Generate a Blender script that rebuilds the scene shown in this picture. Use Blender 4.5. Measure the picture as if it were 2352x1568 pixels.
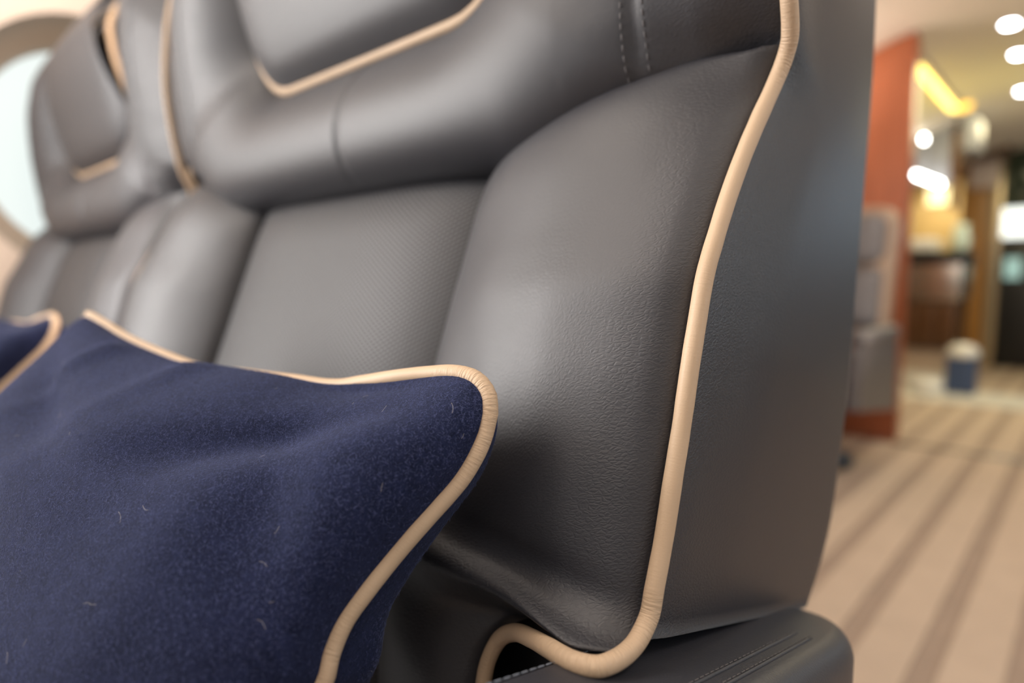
import bpy, bmesh, math, random
from mathutils import Vector, Matrix, noise
PI = math.pi
sc = bpy.context.scene
for o in list(bpy.data.objects): bpy.data.objects.remove(o)
COL = sc.collection
H = 0.78                                    # height of the lens above the cabin floor

# ------------------------------------------------------------------ camera, world, lights, exposure
cam_d = bpy.data.cameras.new('camera'); cam = bpy.data.objects.new('camera', cam_d); COL.objects.link(cam)
cam.location = (0, 0, H)
cam.rotation_euler = (PI/2 - math.atan(134/1458), 0, math.atan(1349/1458))
cam_d.sensor_width = 36; cam_d.lens = 36*1458/2352; cam_d.clip_start = 0.01
cam_d.dof.use_dof = True; cam_d.dof.focus_distance = 0.225; cam_d.dof.aperture_fstop = 3.5
sc.camera = cam
w = bpy.data.worlds.new('world'); sc.world = w; w.use_nodes = True
w.node_tree.nodes['Background'].inputs[0].default_value = (0.86, 0.92, 1.0, 1)
w.node_tree.nodes['Background'].inputs[1].default_value = 0.35
sc.view_settings.view_transform = 'Standard'; sc.view_settings.look = 'None'
sc.view_settings.gamma = 1; sc.view_settings.use_curve_mapping = False
sc.view_settings.exposure = 0.0
sc.cycles.max_bounces = 8; sc.cycles.use_denoising = True
sc.cycles.sample_clamp_indirect = 6

def area(name, loc, direc, sx, sy, energy, color, spread=180):
    d = bpy.data.lights.new(name, 'AREA'); d.shape = 'RECTANGLE'; d.size = sx; d.size_y = sy
    d.energy = energy; d.color = color; d.spread = math.radians(spread)
    o = bpy.data.objects.new(name, d); COL.objects.link(o); o.location = loc
    o.rotation_euler = Vector(direc).to_track_quat('-Z', 'Y').to_euler()
    return o
# the cabin's long ceiling light panels, the wash lights over the side walls, daylight at the windows and two added ceiling fills
area('ceiling_light_panel', (-0.55, -0.3, 1.93), (0, 0, -1), 0.35, 2.6, 18, (1, 0.90, 0.82))
area('ceiling_light_panel', (0.62, 0.2, 1.93), (0, 0, -1), 0.35, 3.0, 10, (1, 0.93, 0.87))
area('wall_wash_light', (-1.10, 0.2, 1.74), (-0.85, 0, -0.35), 0.10, 5.0, 5.5, (1, 0.82, 0.70), 100)
area('wall_wash_light', (-1.22, 3.30, 1.52), (-0.1, 0.1, 1), 0.05, 0.4, 6, (1, 0.88, 0.78))
area('yellow_ceiling_fill', (-0.45, 4.8, 1.35), (0.1, 0, 1), 0.5, 1.6, 3, (1, 0.90, 0.25))  # added fill with no fixture, tints the ceiling past the bulkhead olive yellow
area('ceiling_fill', (1.12, 2.6, 1.72), (-0.6, 0, 0.8), 0.10, 4.0, 15, (1, 0.85, 0.70))  # added fill out of view, lifts the ceiling that bounce alone leaves dark
area('entry_daylight', (1.26, 5.3, 1.40), (-1, -0.5, -0.1), 0.6, 0.6, 12, (0.62, 0.82, 1.0))
area('window_daylight', (-1.27, -0.72, 1.15), (1, 0.15, -0.05), 0.62, 1.5, 54, (1.0, 0.965, 0.94))
area('window_daylight', (1.32, 0.9, 1.02), (-1, 0, -0.05), 0.40, 2.6, 15, (0.80, 0.90, 1.0))
area('rear_cabin_light', (-0.35, -1.9, 1.75), (0, 0.9, -0.5), 1.4, 0.5, 5, (1, 0.90, 0.82))
area('aisle_light_panel', (-0.25, 2.4, 1.94), (0, 0, -1), 0.4, 1.4, 9, (1, 0.92, 0.84))
area('galley_light_panel', (-0.5, 5.2, 1.94), (0, 0, -1), 0.5, 2.4, 24, (1, 0.86, 0.50))

# ------------------------------------------------------------------ helpers
def link(o, parent=None):
    COL.objects.link(o)
    if parent is not None: o.parent = parent
    return o
def empty(name, loc, label, cat, group=None, rz=0):
    o = bpy.data.objects.new(name, None); o.location = loc; o.rotation_euler[2] = rz; COL.objects.link(o)
    o.empty_display_size = 0.05
    return tag(o, label, cat, group)
def tag(o, label=None, cat=None, group=None, kind=None):
    if label: o['label'] = label
    if cat: o['category'] = cat
    if group: o['group'] = group
    if kind: o['kind'] = kind
    return o
def mesh(name, verts, faces, mat, parent=None, smooth=True, uvs=None, attr=None):
    me = bpy.data.meshes.new(name); me.from_pydata(verts, [], faces); me.update()
    if smooth: me.polygons.foreach_set('use_smooth', [True]*len(me.polygons))
    if uvs:
        ul = me.uv_layers.new(name='UVMap')
        for l in me.loops: ul.data[l.index].uv = uvs[l.vertex_index]
    if attr:
        for k, vals in attr.items():
            a = me.attributes.new(k, 'FLOAT', 'POINT'); a.data.foreach_set('value', vals)
    if mat: me.materials.append(mat)
    return link(bpy.data.objects.new(name, me), parent)
def grid(name, fn, nu, nv, mat, parent=None, flip=False, attr=None, org=(0,0,0), closed_u=False):
    """fn(a,b) -> (x,y,z[,wr]) over the unit square"""
    vs, wr = [], []
    for j in range(nv+1):
        for i in range(nu+(0 if closed_u else 1)):
            p = fn(i/nu, j/nv); vs.append((p[0]-org[0], p[1]-org[1], p[2]-org[2])); wr.append(p[3] if len(p) > 3 else 0.0)
    n = nu if closed_u else nu+1; fs = []
    for j in range(nv):
        for i in range(nu):
            a, b = j*n+i, j*n+(i+1) % n; f = (a, b, b+n, a+n); fs.append(f[::-1] if flip else f)
    return mesh(name, vs, fs, mat, parent, attr={'wr': wr} if attr else None)
def interp(tbl, x):
    if x <= tbl[0][0]: return tbl[0][1]
    for (x0, y0), (x1, y1) in zip(tbl, tbl[1:]):
        if x <= x1: return y0 + (y1-y0)*(x-x0)/(x1-x0)
    return tbl[-1][1]
def smoothtab(tbl, lo, hi, n=240, r=5):
    xs = [lo+(hi-lo)*i/n for i in range(n+1)]; ys = [interp(tbl, x) for x in xs]
    for _ in range(3):
        ys = [sum(ys[max(0, i-r):i+r+1])/len(ys[max(0, i-r):i+r+1]) for i in range(n+1)]
    return list(zip(xs, ys))
def catmull(pts, per=10, closed=False):
    pts = [Vector(p) for p in pts]; n = len(pts); out = []
    for i in range(n if closed else n-1):
        p0 = pts[i-1] if (i > 0 or closed) else pts[0]*2-pts[1]
        p1 = pts[i]; p2 = pts[(i+1) % n]; p3 = pts[(i+2) % n] if (i+2 < n or closed) else pts[-1]*2-pts[-2]
        d1 = max((p2-p1).length, 1e-6)
        m1 = (p2-p0)*(d1/max((p2-p1).length+(p1-p0).length, 1e-6)); m2 = (p3-p1)*(d1/max((p2-p1).length+(p3-p2).length, 1e-6))
        for k in range(per):
            t = k/per; t2 = t*t; t3 = t2*t
            out.append(p1*(2*t3-3*t2+1)+m1*(t3-2*t2+t)+p2*(-2*t3+3*t2)+m2*(t3-t2))
    if not closed: out.append(pts[-1])
    return out
def tube(name, path, r, mat, parent=None, seg=18, closed=False, org=(0,0,0), cap=True):
    """piping cord: UV.x = length along it, UV.y = turn; attribute wr = how tightly it bends; normal transport frame"""
    P = [Vector(p)-Vector(org) for p in path]; n = len(P)
    T = [(P[(i+1) % n if closed else min(i+1, n-1)]-P[(i-1) if (i > 0 or closed) else 0]).normalized() for i in range(n)]
    N = T[0].orthogonal().normalized(); vs, uvs, wr = [], [], []; L = 0
    curv = []
    for i in range(n):
        a, b = T[max(0, i-3)], T[min(n-1, i+3)]
        ln = sum((P[k+1]-P[k]).length for k in range(max(0, i-3), min(n-1, i+3)))
        curv.append(a.angle(b)/max(ln, 1e-5) if a.length and b.length else 0)
    for i in range(n):
        if i: L += (P[i]-P[i-1]).length
        N = (N-T[i]*N.dot(T[i])).normalized(); B = T[i].cross(N)
        c = sum(curv[max(0, i-4):i+5])/len(curv[max(0, i-4):i+5])
        rr = r*(1+0.03*noise.noise(P[i]*120))
        for k in range(seg):
            a = 2*PI*k/seg; vs.append(P[i]+(N*math.cos(a)+B*math.sin(a))*rr)
            uvs.append((L, k/seg)); wr.append(min(1, max(0.12, c/45)))
    fs = []
    for i in range(n if closed else n-1):
        for k in range(seg):
            a = i*seg+k; b = i*seg+(k+1) % seg; c = ((i+1) % n)*seg+(k+1) % seg; d = ((i+1) % n)*seg+k; fs.append((a, d, c, b))
    if not closed and cap: fs += [tuple(range(seg)), tuple(reversed(range((n-1)*seg, n*seg)))]
    return mesh(name, vs, fs, mat, parent, uvs=uvs, attr={'wr': wr})
def box(name, x0, x1, y0, y1, z0, z1, mat, parent=None, bev=0.0, seg=3, org=(0,0,0), kind=None):
    bm = bmesh.new(); bmesh.ops.create_cube(bm, size=1)
    for v in bm.verts: v.co = ((x0+x1)/2+v.co.x*(x1-x0)-org[0], (y0+y1)/2+v.co.y*(y1-y0)-org[1], (z0+z1)/2+v.co.z*(z1-z0)-org[2])
    if bev: bmesh.ops.bevel(bm, geom=bm.edges[:], offset=bev, segments=seg, profile=0.5, affect='EDGES')
    me = bpy.data.meshes.new(name); bm.to_mesh(me); bm.free(); me.materials.append(mat)
    if bev: me.polygons.foreach_set('use_smooth', [True]*len(me.polygons))
    o = link(bpy.data.objects.new(name, me), parent)
    if kind: o['kind'] = kind
    return o
def lathe(name, prof, mat, parent=None, seg=40, org=(0,0,0), c=(0,0,0)):
    vs = [(c[0]+r*math.cos(2*PI*k/seg)-org[0], c[1]+r*math.sin(2*PI*k/seg)-org[1], c[2]+z-org[2]) for r, z in prof for k in range(seg)]
    fs = [(j*seg+k, j*seg+(k+1) % seg, (j+1)*seg+(k+1) % seg, (j+1)*seg+k) for j in range(len(prof)-1) for k in range(seg)]
    fs += [tuple(reversed(range(seg))), tuple(range((len(prof)-1)*seg, len(prof)*seg))]
    return mesh(name, vs, fs, mat, parent)
def sstep(a, b, x):
    t = min(1, max(0, (x-a)/(b-a))); return t*t*(3-2*t)

# ------------------------------------------------------------------ materials
def newmat(name):
    m = bpy.data.materials.new(name); m.use_nodes = True; nt = m.node_tree
    return m, nt, nt.nodes['Principled BSDF']
def N(nt, t, **kw):
    n = nt.nodes.new(t)
    for k, v in kw.items(): setattr(n, k, v)
    return n
def math_n(nt, op, a, b=None):
    n = N(nt, 'ShaderNodeMath', operation=op)
    for i, v in enumerate((a, b)):
        if v is None: continue
        if isinstance(v, (int, float)): n.inputs[i].default_value = v
        else: nt.links.new(v, n.inputs[i])
    return n.outputs[0]
def objco(nt, scale=(1, 1, 1), rot=(0, 0, 0)):
    tc = N(nt, 'ShaderNodeTexCoord'); mp = N(nt, 'ShaderNodeMapping')
    mp.inputs['Scale'].default_value = scale; mp.inputs['Rotation'].default_value = rot
    nt.links.new(tc.outputs['Object'], mp.inputs[0]); return mp.outputs[0]
def noise_n(nt, co, scale, detail=2, rough=0.5, dist=0):
    n = N(nt, 'ShaderNodeTexNoise'); n.inputs['Scale'].default_value = scale; n.inputs['Detail'].default_value = detail
    n.inputs['Roughness'].default_value = rough; n.inputs['Distortion'].default_value = dist
    nt.links.new(co, n.inputs['Vector']); return n.outputs['Fac']
def leather(name, base, rough=0.42, grain=650, bump=0.35, wrinkle=True, perf=False, wax=(90, 90, 620), spec=0.85):
    m, nt, b = newmat(name); L = nt.links
    b.inputs['Base Color'].default_value = (*base, 1); b.inputs['Roughness'].default_value = rough
    b.inputs['Specular IOR Level'].default_value = spec
    co = objco(nt)
    v = N(nt, 'ShaderNodeTexVoronoi', feature='DISTANCE_TO_EDGE'); v.inputs['Scale'].default_value = grain
    wob = N(nt, 'ShaderNodeTexNoise'); wob.inputs['Scale'].default_value = grain*0.5; L.new(co, wob.inputs['Vector'])
    mixv = N(nt, 'ShaderNodeVectorMath', operation='MULTIPLY_ADD'); L.new(wob.outputs['Color'], mixv.inputs[0])
    mixv.inputs[1].default_value = (1.2/grain,)*3; L.new(co, mixv.inputs[2])
    L.new(mixv.outputs[0], v.inputs['Vector'])
    cr = N(nt, 'ShaderNodeMapRange'); cr.inputs['From Max'].default_value = 0.22; L.new(v.outputs['Distance'], cr.inputs[0])
    h = math_n(nt, 'MULTIPLY', cr.outputs[0], 0.5)
    fine = noise_n(nt, co, grain*1.6, 2); h = math_n(nt, 'ADD', h, math_n(nt, 'MULTIPLY', fine, 0.5))
    if wrinkle:      # creased grain: long cells that run level beside the cord and steeply elsewhere
        at = N(nt, 'ShaderNodeAttribute', attribute_name='wr')
        def cells(rot, sc3):
            m1 = N(nt, 'ShaderNodeMapping'); m1.inputs['Rotation'].default_value = rot; L.new(mixv.outputs[0], m1.inputs[0])
            m2 = N(nt, 'ShaderNodeMapping'); m2.inputs['Scale'].default_value = sc3; L.new(m1.outputs[0], m2.inputs[0])
            vv = N(nt, 'ShaderNodeTexVoronoi', feature='DISTANCE_TO_EDGE'); vv.inputs['Scale'].default_value = 1; L.new(m2.outputs[0], vv.inputs['Vector'])
            r_ = N(nt, 'ShaderNodeMapRange'); r_.inputs['From Max'].default_value = 0.26; r_.interpolation_type = 'SMOOTHSTEP'; L.new(vv.outputs['Distance'], r_.inputs[0]); return r_.outputs[0]
        c1 = cells((0, 0.25, 0), wax); c2 = cells((0, 0.95, 0), (wax[0], wax[1], wax[2]*0.9))
        mxc = N(nt, 'ShaderNodeMix'); L.new(c2, mxc.inputs[2]); L.new(c1, mxc.inputs[3])
        fr = N(nt, 'ShaderNodeMapRange'); fr.inputs['From Min'].default_value = 0.25; fr.inputs['From Max'].default_value = 0.75; L.new(at.outputs['Fac'], fr.inputs[0]); L.new(fr.outputs[0], mxc.inputs[0])
        patch = noise_n(nt, co, 38, 2)
        wgt = math_n(nt, 'ADD', math_n(nt, 'MULTIPLY', at.outputs['Fac'], math_n(nt, 'ADD', patch, 0.4)), 0.30)
        h = math_n(nt, 'ADD', math_n(nt, 'MULTIPLY', h, 0.6), math_n(nt, 'MULTIPLY', math_n(nt, 'MULTIPLY', mxc.outputs[0], wgt), 1.0))
    colr = None
    if perf:      # a diagonal grid of pin holes punched through the centre panel
        sx = N(nt, 'ShaderNodeSeparateXYZ'); L.new(co, sx.inputs[0])
        xs = math_n(nt, 'MULTIPLY', sx.outputs[0], 0.6)
        a = math_n(nt, 'MULTIPLY', math_n(nt, 'ADD', xs, sx.outputs[2]), 2*PI/0.0029)
        c = math_n(nt, 'MULTIPLY', math_n(nt, 'SUBTRACT', xs, sx.outputs[2]), 2*PI/0.0029)
        f = math_n(nt, 'ADD', math_n(nt, 'COSINE', a), math_n(nt, 'COSINE', c))
        mr = N(nt, 'ShaderNodeMapRange'); mr.inputs['From Min'].default_value = 0.2; mr.inputs['From Max'].default_value = 0.9; L.new(f, mr.inputs[0])
        mx = N(nt, 'ShaderNodeMix', data_type='RGBA'); mx.inputs[6].default_value = (*base, 1); mx.inputs[7].default_value = (base[0]*0.12, base[1]*0.12, base[2]*0.12, 1)
        L.new(mr.outputs[0], mx.inputs[0]); L.new(mx.outputs[2], b.inputs['Base Color'])
        h = math_n(nt, 'SUBTRACT', h, math_n(nt, 'MULTIPLY', mr.outputs[0], 2.0))
        L.new(math_n(nt, 'MULTIPLY', math_n(nt, 'SUBTRACT', 1.0, math_n(nt, 'MULTIPLY', mr.outputs[0], 0.8)), spec), b.inputs['Specular IOR Level'])
    bp = N(nt, 'ShaderNodeBump'); bp.inputs['Strength'].default_value = bump; bp.inputs['Distance'].default_value = 0.0003
    L.new(h, bp.inputs['Height']); L.new(bp.outputs[0], b.inputs['Normal'])
    return m
DARK = (0.015, 0.015, 0.021)
M_leather = leather('dark_grey_leather', DARK, rough=0.53, wax=(360, 360, 880), bump=0.22)
M_side = leather('dark_grey_side_leather', DARK, rough=0.46, wax=(480, 480, 800), grain=620, bump=0.22)
M_perf = leather('perforated_grey_leather', (0.016, 0.016, 0.021), rough=0.54, wrinkle=False, perf=True)
M_arm = leather('dark_armrest_leather', (0.022, 0.023, 0.031), rough=0.50, wax=(620, 620, 680), bump=0.22)
M_farleather = leather('mid_grey_leather', (0.11, 0.10, 0.105), rough=0.45, wrinkle=False)

def cord_mat():
    m, nt, b = newmat('tan_piping_leather'); L = nt.links
    b.inputs['Roughness'].default_value = 0.5; b.inputs['Specular IOR Level'].default_value = 0.35
    uv = N(nt, 'ShaderNodeUVMap'); mp = N(nt, 'ShaderNodeMapping'); mp.inputs['Scale'].default_value = (1150, 3.0, 1); L.new(uv.outputs[0], mp.inputs[0])
    n1 = noise_n(nt, mp.outputs[0], 1.0, 2, 0.5, 0.5)
    at = N(nt, 'ShaderNodeAttribute', attribute_name='wr')
    pat = noise_n(nt, objco(nt), 45, 2)
    wg = math_n(nt, 'MULTIPLY', at.outputs['Fac'], math_n(nt, 'ADD', pat, 0.5))
    h = math_n(nt, 'MULTIPLY', n1, wg)
    h = math_n(nt, 'ADD', h, math_n(nt, 'MULTIPLY', noise_n(nt, objco(nt), 1500, 2), 0.10))
    bp = N(nt, 'ShaderNodeBump'); bp.inputs['Strength'].default_value = 0.75; bp.inputs['Distance'].default_value = 0.0009
    L.new(h, bp.inputs['Height']); L.new(bp.outputs[0], b.inputs['Normal'])
    mx = N(nt, 'ShaderNodeMix', data_type='RGBA'); mx.inputs[6].default_value = (0.48, 0.345, 0.225, 1); mx.inputs[7].default_value = (0.54, 0.395, 0.27, 1)
    L.new(pat, mx.inputs[0]); L.new(mx.outputs[2], b.inputs['Base Color'])
    return m
M_cord = cord_mat()

def wool_mat():
    m, nt, b = newmat('navy_wool'); L = nt.links
    co = objco(nt)
    n1 = noise_n(nt, co, 900, 3, 0.7, 1.2); n2 = noise_n(nt, co, 160, 2)
    mx = N(nt, 'ShaderNodeMix', data_type='RGBA'); mx.inputs[6].default_value = (0.005, 0.007, 0.020, 1); mx.inputs[7].default_value = (0.019, 0.025, 0.068, 1)
    f = math_n(nt, 'ADD', math_n(nt, 'MULTIPLY', n1, 0.8), math_n(nt, 'MULTIPLY', n2, 0.25))
    mr = N(nt, 'ShaderNodeMapRange'); mr.inputs['From Min'].default_value = 0.35; mr.inputs['From Max'].default_value = 0.72; L.new(f, mr.inputs[0])
    L.new(mr.outputs[0], mx.inputs[0]); L.new(mx.outputs[2], b.inputs['Base Color'])
    b.inputs['Roughness'].default_value = 0.95; b.inputs['Specular IOR Level'].default_value = 0.1
    b.inputs['Sheen Weight'].default_value = 0.13; b.inputs['Sheen Roughness'].default_value = 0.5; b.inputs['Sheen Tint'].default_value = (0.42, 0.48, 0.72, 1)
    bp = N(nt, 'ShaderNodeBump'); bp.inputs['Strength'].default_value = 0.7; bp.inputs['Distance'].default_value = 0.0005
    L.new(n1, bp.inputs['Height']); L.new(bp.outputs[0], b.inputs['Normal'])
    return m
M_wool = wool_mat()
def plain(name, col, rough=0.5, metal=0.0, var=0.0, scale=20, spec=0.5, stretch=(1, 1, 1)):
    m, nt, b = newmat(name)
    b.inputs['Base Color'].default_value = (*col, 1); b.inputs['Roughness'].default_value = rough
    b.inputs['Metallic'].default_value = metal; b.inputs['Specular IOR Level'].default_value = spec
    if var:
        f = noise_n(nt, objco(nt, stretch), scale, 4, 0.6, 0.3)
        mx = N(nt, 'ShaderNodeMix', data_type='RGBA'); mx.inputs[6].default_value = (*[c*(1-var) for c in col], 1); mx.inputs[7].default_value = (*[min(1, c*(1+var)) for c in col], 1)
        nt.links.new(f, mx.inputs[0]); nt.links.new(mx.outputs[2], b.inputs['Base Color'])
    return m
def emit(name, col, s):
    m, nt, b = newmat(name); b.inputs['Base Color'].default_value = (*col, 1)
    b.inputs['Emission Color'].default_value = (*col, 1); b.inputs['Emission Strength'].default_value = s
    return m
M_fibre = plain('blue_grey_wool_fibre', (0.10, 0.12, 0.25), 0.8, spec=0.15)
M_lint = plain('pale_lint', (0.50, 0.48, 0.48), 0.8)
M_thread = plain('grey_thread', (0.11, 0.105, 0.11), 0.6)
M_palethread = plain('pale_thread', (0.17, 0.19, 0.23), 0.6)
M_wall = plain('cream_side_wall', (0.80, 0.68, 0.58), 0.55, var=0.03)
M_rwall = plain('grey_side_wall', (0.30, 0.33, 0.38), 0.5, var=0.03)
M_ring = plain('window_reveal_plastic', (0.42, 0.33, 0.25), 0.5, var=0.03)
M_ceil = plain('cream_ceiling', (0.72, 0.63, 0.52), 0.6, var=0.03)
M_plank = plain('beige_deck_carpet', (0.56, 0.44, 0.34), 0.75, var=0.14, scale=9)
M_strip = plain('brown_deck_stripe', (0.36, 0.27, 0.21), 0.75, var=0.14, scale=9)
M_mahog = plain('mahogany_veneer', (0.38, 0.115, 0.05), 0.32, var=0.35, scale=5, stretch=(9, 9, 0.6))
M_oak = plain('golden_wood', (0.42, 0.20, 0.05), 0.35, var=0.25, scale=4, stretch=(9, 9, 0.6))
M_brown = plain('dark_brown_wood', (0.10, 0.045, 0.018), 0.35, var=0.3, scale=4, stretch=(9, 9, 0.6))
M_pane = emit('daylit_window_pane', (0.86, 0.95, 0.92), 0.96); M_pane.node_tree.nodes['Principled BSDF'].inputs['Base Color'].default_value = (0.05, 0.05, 0.05, 1)
M_black = plain('black_metal', (0.012, 0.012, 0.014), 0.4)
M_glasswall = plain('smoked_glass', (0.26, 0.27, 0.31), 0.3)
M_steel = plain('brushed_steel', (0.55, 0.52, 0.47), 0.25, metal=0.9)
M_white = plain('white_gloss', (0.85, 0.84, 0.82), 0.3)
M_stone = plain('polished_cream_stone', (0.86, 0.83, 0.76), 0.3, var=0.06)
M_blue = plain('slate_blue_fabric', (0.05, 0.085, 0.19), 0.6)
M_frame = plain('bronze_frame', (0.34, 0.24, 0.17), 0.35)

# ------------------------------------------------------------------ the setting
fl = box('floor', -1.5, 1.5, -2.4, 9.4, -0.04, -0.006, M_strip, kind='structure')
PITCH_P = 0.148; x = -0.354-PITCH_P*6; k = 0
pl = None
while x < 1.4:                                # deck boards of the floor, each a board of its own with a dark caulk strip beside it
    x0, x1 = x+0.014, x+PITCH_P-0.034
    if x1 < 1.45:
        if x0 > -1.49:
            o = box('floor_board', x0, x1, -2.3, 3.5, -0.006, 0.0, M_plank, fl)
            box('floor_board', x0, x1, 3.56, 9.3, -0.006, 0.0, M_plank, fl)
    x += PITCH_P
o = box('threshold_strip', -1.45, 1.45, 3.505, 3.555, -0.006, 0.004, M_steel, fl)

def cabin_section():
    """half outline of the lining: wall, curved shoulder, ceiling"""
    pts = [(1.33, 0.0), (1.345, 0.5), (1.35, 0.9), (1.34, 1.3), (1.30, 1.55), (1.22, 1.70), (1.08, 1.81), (0.92, 1.885), (0.80, 1.93), (0.66, 1.97), (0.40, 1.98), (0, 1.98)]
    return pts
def shell(name, pts, y0, y1, mat, flip, holes=None):
    vs, fs = [], []; n = len(pts)
    for y in (y0, y1):
        for px, pz in pts: vs.append((px, y, pz))
    for i in range(n-1):
        f = (i, i+1, n+i+1, n+i); fs.append(f[::-1] if flip else f)
    return mesh(name, vs, fs, mat)
WX = -1.33
def wall_with_windows(name, X, wins, y0, y1, z0, z1, sgn):
    """flat side wall with oval holes, each hole surrounded by a ring of quads out to a square cell"""
    bm = bmesh.new(); n = 48; vs_prev = None
    ys = [y0]
    for (cy, cz, a, b) in wins: ys += [cy-0.27, cy+0.27]
    ys.append(y1)
    def quad(p): 
        f = bm.faces.new([bm.verts.new((X, y, z)) for y, z in p])
    for i in range(0, len(ys)-1, 2): quad([(ys[i], z0), (ys[i+1], z0), (ys[i+1], z1), (ys[i], z1)])
    for (cy, cz, a, b) in wins:
        quad([(cy-0.27, z0), (cy+0.27, z0), (cy+0.27, cz-0.3), (cy-0.27, cz-0.3)])
        quad([(cy-0.27, cz+0.3), (cy+0.27, cz+0.3), (cy+0.27, z1), (cy-0.27, z1)])
        inner, outer = [], []
        for k in range(n):
            t = 2*PI*k/n; c, s = math.cos(t), math.sin(t)
            inner.append(bm.verts.new((X, cy+a*c, cz+b*s)))
            q = max(abs(c)/0.27, abs(s)/0.3); outer.append(bm.verts.new((X, cy+c/q, cz+s/q)))
        for k in range(n): bm.faces.new([inner[k], outer[k], outer[(k+1) % n], inner[(k+1) % n]])
    bmesh.ops.recalc_face_normals(bm, faces=bm.faces[:])
    me = bpy.data.meshes.new(name); bm.to_mesh(me); bm.free(); me.materials.append(M_wall if sgn > 0 else M_rwall)
    return tag(link(bpy.data.objects.new(name, me)), kind='structure')
def window(name, X, cy, cz, a, b, out):
    """reveal ring that slopes outward to the pane; out = -1 on the left wall, +1 on the right"""
    prof = [(1.0, 0.0), (0.985, 0.012), (0.93, 0.03), (0.86, 0.05), (0.83, 0.055), (0.80, 0.066), (0.78, 0.085)]
    n = 64; vs, fs = [], []
    for s, d in prof:
        for k in range(n):
            t = 2*PI*k/n; vs.append((X+out*d, cy+a*s*math.cos(t), cz+b*s*math.sin(t)))
    for j in range(len(prof)-1):
        for k in range(n): fs.append((j*n+k, j*n+(k+1) % n, (j+1)*n+(k+1) % n, (j+1)*n+k))
    o = tag(mesh(name, vs, fs, M_ring), kind='structure')
    vs = [(X+out*0.072, cy+a*.81*math.cos(2*PI*k/n), cz+b*.81*math.sin(2*PI*k/n)) for k in range(n)]
    vs += [(v[0]+out*0.004, v[1], v[2]) for v in vs]
    mesh('window_pane', vs, [tuple(range(n)), tuple(reversed(range(n, 2*n)))]+[(k, (k+1) % n, n+(k+1) % n, n+k) for k in range(n)], M_pane, o, smooth=False)
WIN = (0.20, 0.228)
wins_l = [(0.345+i*0.62, H+0.235, *WIN) for i in (-4, -3, -2, -1, 0, 1, 2, 3, 4)]
wall_with_windows('wall_left', WX, wins_l, -2.3, 3.6, 0.0, 1.50, 1)
for i, wn in enumerate(wins_l): window('window_%d' % (i+1), WX, *wn, -1)
wins_r = [(-0.1+i*0.62, H+0.235, *WIN) for i in (-3, -2, -1, 0, 1, 2, 3, 4)]
wall_with_windows('wall_right', 1.33, wins_r, -2.3, 9.3, 0.0, 1.50, -1)
for i, wn in enumerate(wins_r): window('window_%d' % (i+20), 1.33, *wn, 1)
box('unseen_dark_ledge_1', -1.325, -1.20, -2.2, 3.5, 0.0, 0.66, M_brown, bev=0.01, kind='structure')  # unseen ledge added so the underside of the headrest roll reflects something dark
half = [(1.33, 1.50), (1.32, 1.60), (1.27, 1.70), (1.17, 1.79), (1.05, 1.855), (0.92, 1.91), (0.80, 1.95), (0.68, 1.975), (0.5, 1.98), (0, 1.98)]
full = [(-px, pz) for px, pz in half]+[(px, pz) for px, pz in reversed(half[:-1])]
o = shell('ceiling', full, -2.3, 9.3, M_ceil, True); tag(o, kind='structure')
box('wall_left_galley', -1.34, -1.30, 3.66, 9.3, 0, 1.5, M_brown, kind='structure')
box('wall_front', -1.4, 1.4, 9.3, 9.36, 0, 1.98, M_brown, kind='structure')

# ------------------------------------------------------------------ the seats
CX = -0.3905; O = Vector((CX, 0.28, 0))
def W3(x, y, z): return Vector((CX+x, y, z+H))          # x across from the seat's middle, y aft, z from lens height
PIPE = [(0.150, 0.372, 0.465), (0.180, 0.350, 0.44), (0.217, 0.322, 0.40), (0.250, 0.292, 0.355), (0.278, 0.268, 0.31), (0.292, 0.253, 0.265), (0.295, 0.247, 0.225), (0.295, 0.246, 0.19), (0.295, 0.249, 0.158), (0.295, 0.2535, 0.13),
        (0.2945, 0.259, 0.110), (0.293, 0.266, 0.097), (0.2905, 0.268, 0.0895), (0.288, 0.265, 0.0795), (0.2865, 0.254, 0.064), (0.2858, 0.242, 0.048),
        (0.2855, 0.231, 0.032), (0.2855, 0.222, 0.0175), (0.2855, 0.214, 0.003), (0.2855, 0.2086, -0.014), (0.2855, 0.204, -0.03), (0.2855, 0.199, -0.05),
        (0.2855, 0.194, -0.067), (0.2855, 0.189, -0.085), (0.2855, 0.183, -0.102), (0.2855, 0.1795, -0.111), (0.285, 0.170, -0.1175), (0.2825, 0.157, -0.1185),
        (0.2745, 0.1535, -0.1190), (0.2620, 0.1560, -0.1205), (0.2480, 0.1635, -0.1260), (0.2340, 0.1700, -0.1320), (0.2240, 0.1720, -0.1395), (0.2190, 0.1700, -0.1510),
        (0.2190, 0.1670, -0.165), (0.2190, 0.1650, -0.20), (0.2190, 0.1630, -0.25), (0.2190, 0.16, -0.30), (0.2190, 0.155, -0.33)]
PIPE_S = catmull(PIPE, 8)
NECK = min(range(len(PIPE_S)), key=lambda i: abs(PIPE_S[i].z-0.0895) if 60 < i < 90 else 9)
low = PIPE_S[NECK:]; arc = [0]
for i in range(1, len(low)): arc.append(arc[-1]+(low[i]-low[i-1]).length)
def low_at(t):
    d = t*arc[-1]
    for i in range(1, len(arc)):
        if d <= arc[i]:
            f = (d-arc[i-1])/max(arc[i]-arc[i-1], 1e-9); return low[i-1].lerp(low[i], f)
    return low[-1]
SEAM = 0.137
t_c = next(arc[i] for i in range(len(low)) if low[i].z < -0.1165)/arc[-1]; t_h = next(arc[i] for i in range(len(low)) if low[i].x < 0.2192)/arc[-1]
SEAMZ = [(0, 0.064), (t_c, -0.092), (t_h, -0.128), (1, -0.36)]
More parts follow.
